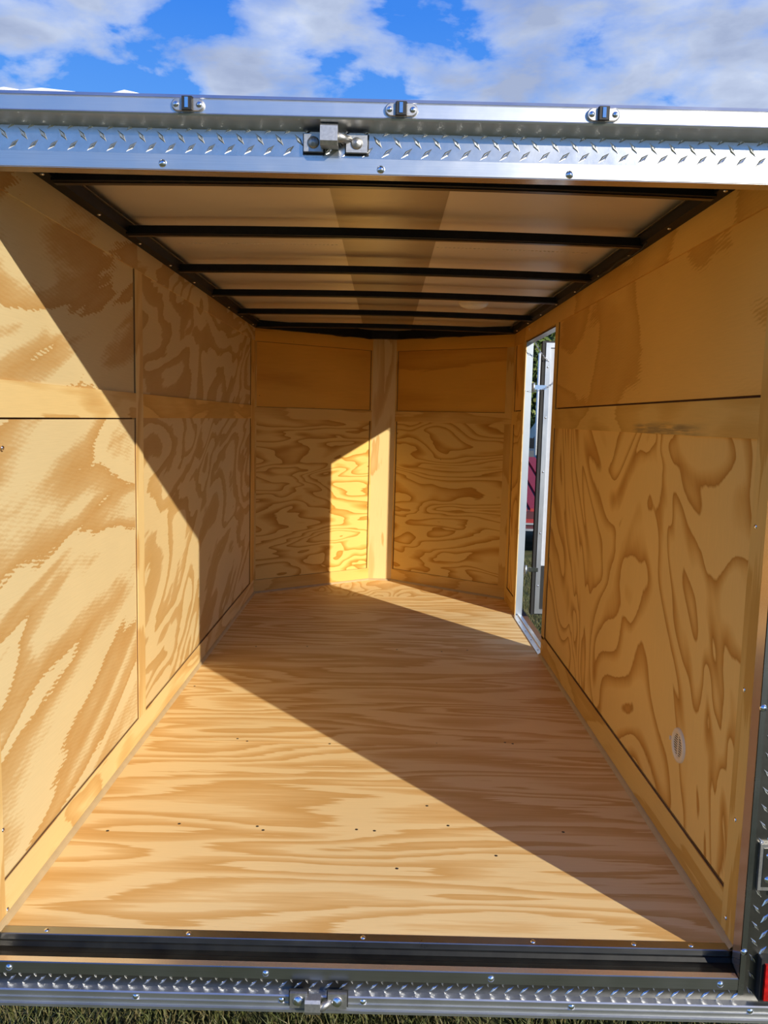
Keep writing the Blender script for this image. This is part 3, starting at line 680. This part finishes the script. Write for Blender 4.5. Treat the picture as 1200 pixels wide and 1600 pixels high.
for z in (.2, .55, .95, 1.3, 1.62): inst('screw', screw_me, dr, (dx0+.033, dy-.018, z), (math.pi/2, 0, 0))
for z in (1.492, .308):
    h = MB(); h.box((w+.050, dy-.02, z-.014), (dx0+.03, dy-.013, z+.014)); o = h.build('hinge_strap', chrome, dr, bevel=.002)
    h = MB(); h.tube([(w+.060, dy-.024, z-.028), (w+.060, dy-.024, z+.028)], .009, 12); h.build('hinge_knuckle', galv, dr, True)

def chain(label, ctrl, n):
    t_ = thing('door_chain', ctrl[0], label, 'chain')
    P = [Vector(p) for p in ctrl]
    # resample
    seg = [(P[i+1]-P[i]).length for i in range(len(P)-1)]; tot = sum(seg)
    def at(s):
        for i, g in enumerate(seg):
            if s <= g or i == len(seg)-1: return P[i].lerp(P[i+1], s/g), (P[i+1]-P[i]).normalized()
            s -= g
    b = MB(); b.ring((0,0,0), X, Y, .0085, .0045, .0013, 12, 5); me = mesh_only(b, 'chain_link', chrome)
    for i in range(n):
        p, d = at(tot*(i+.5)/n)
        o = inst('link', me, t_, p); qn = d.to_track_quat('X', 'Z')
        o.rotation_mode = 'QUATERNION'; o.rotation_quaternion = qn @ Vector((1,0,0)).rotation_difference(Vector((1,0,0)))
        if i % 2: o.rotation_quaternion = qn @ Matrix.Rotation(math.pi/2, 3, 'X').to_quaternion()
def sag(A, B, s, n=10):
    A, B = Vector(A), Vector(B); return [tuple(A.lerp(B, i/n)-Z*s*4*(i/n)*(1-i/n)) for i in range(n+1)]
chain('short chain hanging from above the side doorway to the open door', sag((w-.004, 3.28, 1.845), (dx0+.045, dy-.012, 1.655), .03), 22)
chain('loose chain sagging across the side doorway at rail height', sag((w-.002, D1+.0, 1.47), (dx0+.09, dy-.024, 1.535), .03), 20)

# ------------------------------------------------------------------ outdoors
GZ = -.5
gm, t, b = new_mat('ground')
tc = nd(t, 'ShaderNodeTexCoord'); n = nd(t, 'ShaderNodeTexNoise', ins={'Scale': 3, 'Detail': 8, 'Roughness': .7}); t.links.new(tc.outputs['Object'], n.inputs['Vector'])
t.links.new(ramp(t, n.outputs[0], [(.3, (.035, .045, .012)), (.5, (.07, .085, .025)), (.65, (.15, .12, .055)), (.8, (.075, .10, .025))]), b.inputs['Base Color'])
b.inputs['Roughness'].default_value = .95
m = MB(); n_ = 40
m.quad([(-250, -250, GZ), (250, -250, GZ), (250, 250, GZ), (-250, 250, GZ)])
tag(m.build('ground', gm), 'patchy dry grass field under and around the trailer', 'ground', kind='structure')
def grass(x0, x1, y0, y1, n, label, hmin=.02, hmax=.055):
    m = MB()
    for i in range(n):
        x, y = random.uniform(x0, x1), random.uniform(y0, y1); a = random.uniform(0, 6.28); h = random.uniform(hmin, hmax)
        c = noise.noise(Vector((x*4, y*4, 0)))
        if c < -.25 and random.random() < .7: continue
        la = random.uniform(0, 6.28); ln = random.uniform(.2, 1.1)*h; wd = .0022
        dx, dy_ = math.cos(a)*wd, math.sin(a)*wd; k = len(m.v)
        mx, my = x+math.cos(la)*ln*.35, y+math.sin(la)*ln*.35; tx, ty = x+math.cos(la)*ln, y+math.sin(la)*ln
        m.v += [(x-dx, y-dy_, GZ), (x+dx, y+dy_, GZ), (mx+dx*.8, my+dy_*.8, GZ+h*.6), (mx-dx*.8, my-dy_*.8, GZ+h*.6), (tx, ty, GZ+h)]
        m.f += [(k, k+1, k+2, k+3), (k+3, k+2, k+4)]; m.uv += [(x, y)]*7
    return tag(m.build('grass', grass_m), label, 'grass', kind='stuff')
grass_m, t, b = new_mat('grass_blade')
uv = nd(t, 'ShaderNodeUVMap'); n = nd(t, 'ShaderNodeTexNoise', ins={'Scale': 9, 'Detail': 3}); t.links.new(uv.outputs[0], n.inputs['Vector'])
n2 = nd(t, 'ShaderNodeTexWhiteNoise'); t.links.new(uv.outputs[0], n2.inputs['Vector'])
c = ramp(t, mth(t, 'ADD', mth(t, 'MULTIPLY', n.outputs[0], .6), mth(t, 'MULTIPLY', n2.outputs[0], .4)), [(.25, (.05, .07, .015)), (.5, (.11, .12, .03)), (.62, (.19, .14, .06)), (.8, (.09, .12, .03))])
t.links.new(c, b.inputs['Base Color']); b.inputs['Roughness'].default_value = .6
grass(-1.3, 1.4, .05, 1.3, 42000, 'short patchy grass on the ground below the rear bumper')
grass(1.05, 2.6, 3.6, 8.5, 32000, 'short patchy grass seen through the side doorway', .03, .07)

grass(-4.5, -1.45, -2.0, 5.0, 45000, 'patchy grass on the ground left of the trailer', .03, .07)
grass(1.56, 5.0, -2.0, 3.42, 45000, 'patchy grass on the ground right of the trailer', .03, .07)

# trailer running gear (under the floor)
for sx, lab in ((-1, 'left trailer wheel under the shell, hidden from the rear'), (1, 'right trailer wheel outside the shell, hidden from the rear')):
    tw = thing('trailer_wheel', (sx*1.10, 2.0, GZ), lab, 'wheel')
    m = MB(); c0 = (sx*1.02, 2.0, GZ+.32); NX = X*sx
    m.lathe([(.18, 0), (.30, .0), (.32, .02), (.32, .14), (.30, .16), (.18, .16)], c0, NX, 32); m.build('tyre', rubber, tw, True)
    m = MB(); m.lathe([(.18, .0), (.18, .12), (.10, .13), (.0, .13)], c0, NX, 24); m.build('rim', white_paint, tw, True)
    m = MB(); m.box((min(sx*.85, sx*1.03), 1.97, GZ+.29), (max(sx*.85, sx*1.03), 2.03, GZ+.33)); m.build('axle', black_steel, tw)
cf = thing('chassis', (0, 2, -.15), 'black steel chassis beneath the plywood floor', 'chassis')
for sx in (-1, 1):
    m = MB(); m.box((sx*.80-.03, -.018, -.16), (sx*.80+.03, L, -.052)); m.build('side_beam', black_steel, cf)
for y in (.3, 1.3, 2.3, 3.3): m = MB(); m.box((-.77, y-.02, -.13), (.77, y+.02, -.052)); m.build('cross_beam', black_steel, cf)
for sx in (-1, 1):
    m = MB(); m.box((sx*.6-.03, 1.8, GZ+.26), (sx*.6+.03, 2.2, -.131)); m.box((min(0,sx*.8), 1.97, GZ+.26), (max(0,sx*.8), 2.03, GZ+.31)); m.build('hanger', black_steel, cf)

# --- things beyond the side doorway
def at_px(u, v, yy): return rp(u, v, yy)
maroon = plain('maroon_paint', (.26, .012, .014), .55, .1, .1)
maroon_d = plain('maroon_dark', (.06, .006, .012), .6, .1, .1)
# maroon ribbed-lid trailer, about 9 m ahead
mt = thing('utility_trailer', (2.6, 9.0, GZ), 'maroon trailer with a ribbed sloping lid and silver trim, parked beyond the side doorway', 'trailer')
X0, X1, Yn, Yf_ = 1.2, 4.2, 8.6, 11.4
m = MB(); m.box((X0, Yn, -.10), (X1, Yf_, .12)); m.build('body', maroon_d, mt, bevel=.02)
m = MB(); m.box((X0-.01, Yn-.02, -.02), (X1+.01, Yn-.001, .03)); m.build('side_band', maroon, mt)
m = MB(); m.box((X0-.01, Yn-.03, -.045), (X1+.01, Yn-.001, -.021)); m.build('trim_strip', mill, mt)
m = MB(); m.box((X0-.01, Yn-.03, -.125), (X1+.01, Yn-.001, -.098)); m.build('trim_strip', mill, mt)
for k in range(17):
    xa = X0+k*.18
    m = MB(); m.extrude([(Yn+.05, .12), (Yn+.05, .16), (Yf_-.2, .72), (Yf_-.2, .66)], xa, xa+.14, 'x'); m.build('lid_rib', maroon, mt)
m = MB(); m.extrude([(Yn+.05, .12), (Yn+.06, .14), (Yf_-.2, .68), (Yf_-.2, .12)], X0, X1-.02, 'x'); m.build('lid', maroon_d, mt)
for yy in (9.5, 10.4):
    m = MB(); m.lathe([(.14, 0), (.27, 0), (.29, .03), (.29, .17), (.27, .2), (.14, .2)], (X0+.25, yy, GZ+.29), X, 24); m.build('wheel', rubber, mt, True)
    m = MB(); m.lathe([(.14, 0), (.27, 0), (.29, .03), (.29, .17), (.27, .2), (.14, .2)], (X1-.45, yy, GZ+.29), X, 24); m.build('wheel', rubber, mt, True)
# vehicles
def vehicle(name, loc, ln, wd, hb, hc, cab, colm, label, cat, nose_d=1):
    x, y, z = loc; t_ = thing(name, loc, label, cat)
    prof = [(0, .35), (0, hb*.92), (.1, hb), (cab[0], hb), (cab[0]+cab[2], hc), (cab[1]-cab[2], hc), (cab[1], hb), (ln-.1, hb*.97), (ln, hb*.8), (ln, .35)]
    m = MB(); m.extrude([(x+p, z+q) for p, q in prof], y, y+wd, 'y'); m.build('body', colm, t_, bevel=.04)
    gl = plain('window_glass_'+name, (.02, .022, .025), .5, 0, .08, 30, 0, .15)
    a, b_, c_ = cab
    for yy, s in ((y-.006, 1), (y+wd+.006, -1)):
        m = MB(); pp = [(a+c_*.35+.05, hb+.04), (a+c_+.04, hc-.07), (b_-c_-.04, hc-.07), (b_-c_*.35-.05, hb+.04)]
        m.extrude([(x+p, z+q) for p, q in pp], yy-.004, yy+.004, 'y'); m.build('side_window', gl, t_)
    for wx in (ln*.2, ln*.8):
        for yy in (y-.02, y+wd-.18):
            m = MB(); m.lathe([(.0, .0), (.2, 0), (.33, 0), (.36, .03), (.36, .17), (.33, .2), (.0, .2)], (x+wx, yy, z+.36), Y, 24); m.build('wheel', rubber, t_, True)
    m = MB(); m.box((x-.03, y+.05, z+.4), (x, y+wd-.05, z+.55)); m.build('bumper', mill, t_, bevel=.01)
    return t_
vblack = plain('black_car_paint', (.012, .013, .016), .2)
vgrey = plain('grey_car_paint', (.09, .10, .11), .4, .2)
vehicle('car', (2.3, 15.0, GZ), 4.4, 1.8, .95, 1.42, (1.2, 3.6, .7), vblack, 'black car parked behind the maroon trailer', 'car')
vehicle('pickup_truck', (3.4, 19.0, GZ), 5.2, 1.9, 1.05, 1.75, (1.4, 3.3, .5), vgrey, 'grey pickup truck farther off behind the black car', 'truck')
vehicle('van', (4.6, 28.0, GZ), 4.6, 1.8, 1.2, 1.95, (.8, 4.2, .5), vblack, 'tall dark van in the far row of parked vehicles', 'van')
# poles
pole_m = plain('white_pole_paint', (.80, .80, .74), .4)
q = rp(841, 640, 17.7)
pl = thing('pole', (q.x, 17.7, GZ), 'white steel pole standing before the trees beyond the doorway', 'pole')
q2 = rp(841, 552, 17.7)
m = MB(); m.tube([(q.x, 17.7, GZ), (q.x, 17.7, q2.z)], .055, 12); m.build('shaft', pole_m, pl, True)
m = MB(); m.tube([(q.x-.02, 17.7, q2.z), (q.x+.35, 17.7, q2.z+.02)], .04, 10); m.build('arm', pole_m, pl, True)
m = MB(); m.lathe([(.0, .03), (.14, .03), (.14, 0)], (q.x, 17.7, GZ), Z, 12); m.build('base_plate', pole_m, pl)
# fence far off
fc = thing('fence', (6, 32, GZ), 'low dark rail fence in front of the trees', 'fence')
for i in range(14): m = MB(); m.box((-1+i*1.2, 32, GZ), (-.92+i*1.2, 32.08, GZ+1.3)); m.build('post', wood_dark, fc)
for z in (.5, .85, 1.2): m = MB(); m.box((-1.2, 31.97, GZ+z), (15, 32.0, GZ+z+.1)); m.build('rail', wood_dark, fc)
# trees
leafs, t, b = new_mat('leaves')
uv = nd(t, 'ShaderNodeUVMap'); wn = nd(t, 'ShaderNodeTexWhiteNoise'); t.links.new(uv.outputs[0], wn.inputs['Vector'])
t.links.new(ramp(t, wn.outputs[0], [(.0, (.035, .07, .012)), (.5, (.10, .15, .03)), (.85, (.22, .25, .06)), (1, (.32, .30, .09))]), b.inputs['Base Color']); b.inputs['Roughness'].default_value = .6
bark = plain('bark', (.12, .085, .06), .9)
def tree(x, y, h, r, label, n=3500):
    t_ = thing('tree', (x, y, GZ), label, 'tree', 'trees behind the parked vehicles')
    m = MB(); m.tube([(x, y, GZ), (x+.1, y, GZ+h*.3), (x-.05, y+.1, GZ+h*.55), (x, y, GZ+h*.85)], [.28, .2, .13, .04], 10)
    for k in range(6):
        a = k*1.05; z = GZ+h*(.3+.07*k); m.tube([(x, y, z), (x+math.cos(a)*r*.45, y+math.sin(a)*r*.45, z+h*.12), (x+math.cos(a)*r*.7, y+math.sin(a)*r*.7, z+h*.16)], [.09, .06, .02], 6)
    m.build('trunk', bark, t_, True)
    m = MB(); cl = [(random.gauss(0, .45)*r, random.gauss(0, .45)*r, GZ+h*random.uniform(.18, .95)) for _ in range(34)]
    for i in range(n):
        c = random.choice(cl); rr = r*.32
        p = Vector((x+c[0]+random.gauss(0, rr*.6), y+c[1]+random.gauss(0, rr*.6), c[2]+random.gauss(0, rr*.5)))
        a = Vector((random.uniform(-1, 1), random.uniform(-1, 1), random.uniform(-1, 1))).normalized(); b2 = a.orthogonal().normalized(); s = random.uniform(.12, .26)
        uvv = (p.x, p.y); m.quad([p-a*s, p+b2*s*.5, p+a*s, p-b2*s*.5], [uvv]*4)
    tag(m.build('crown', leafs, t_), kind='stuff')
for (x, y, h, r, lb) in [(7.5, 39, 7.5, 3.2, 'broad green tree straight behind the white pole'), (17, 41, 8.5, 2.8, 'tall green tree to the right of the white pole'),
                         (-1.0, 42, 7.5, 2.8, 'green tree at the left end of the tree row'), (28, 43, 8, 3.0, 'green tree at the right end of the tree row')]:
    tree(x, y, h, r, lb, 9000)

hd = thing('hedge', (9, 54, GZ), 'long low dark hedge behind the trees and parked vehicles', 'hedge')
m = MB()
for i in range(60):
    x = -12+i*.8; m.tube([(x, 54, GZ), (x+.1, 54, GZ+1.6)], .04, 5)
m.build('stems', bark, hd)
m = MB()
for i in range(22000):
    x = random.uniform(-45, 38); z = GZ+abs(random.gauss(0, 1))*1.5
    z = min(z, GZ+3.0+.5*math.sin(x*1.3)+random.uniform(-.3, .3)); p = Vector((x, 54+random.gauss(0, .6), z))
    a = Vector((random.uniform(-1, 1), random.uniform(-.4, .4), random.uniform(-1, 1))).normalized(); b2 = a.orthogonal().normalized(); q_ = random.uniform(.2, .38)
    m.quad([p-a*q_, p+b2*q_*.6, p+a*q_, p-b2*q_*.6], [(p.x, p.z)]*4)
tag(m.build('foliage', leafs, hd), kind='stuff')

for o in bpy.data.objects:
    if '_o' in o: del o['_o']
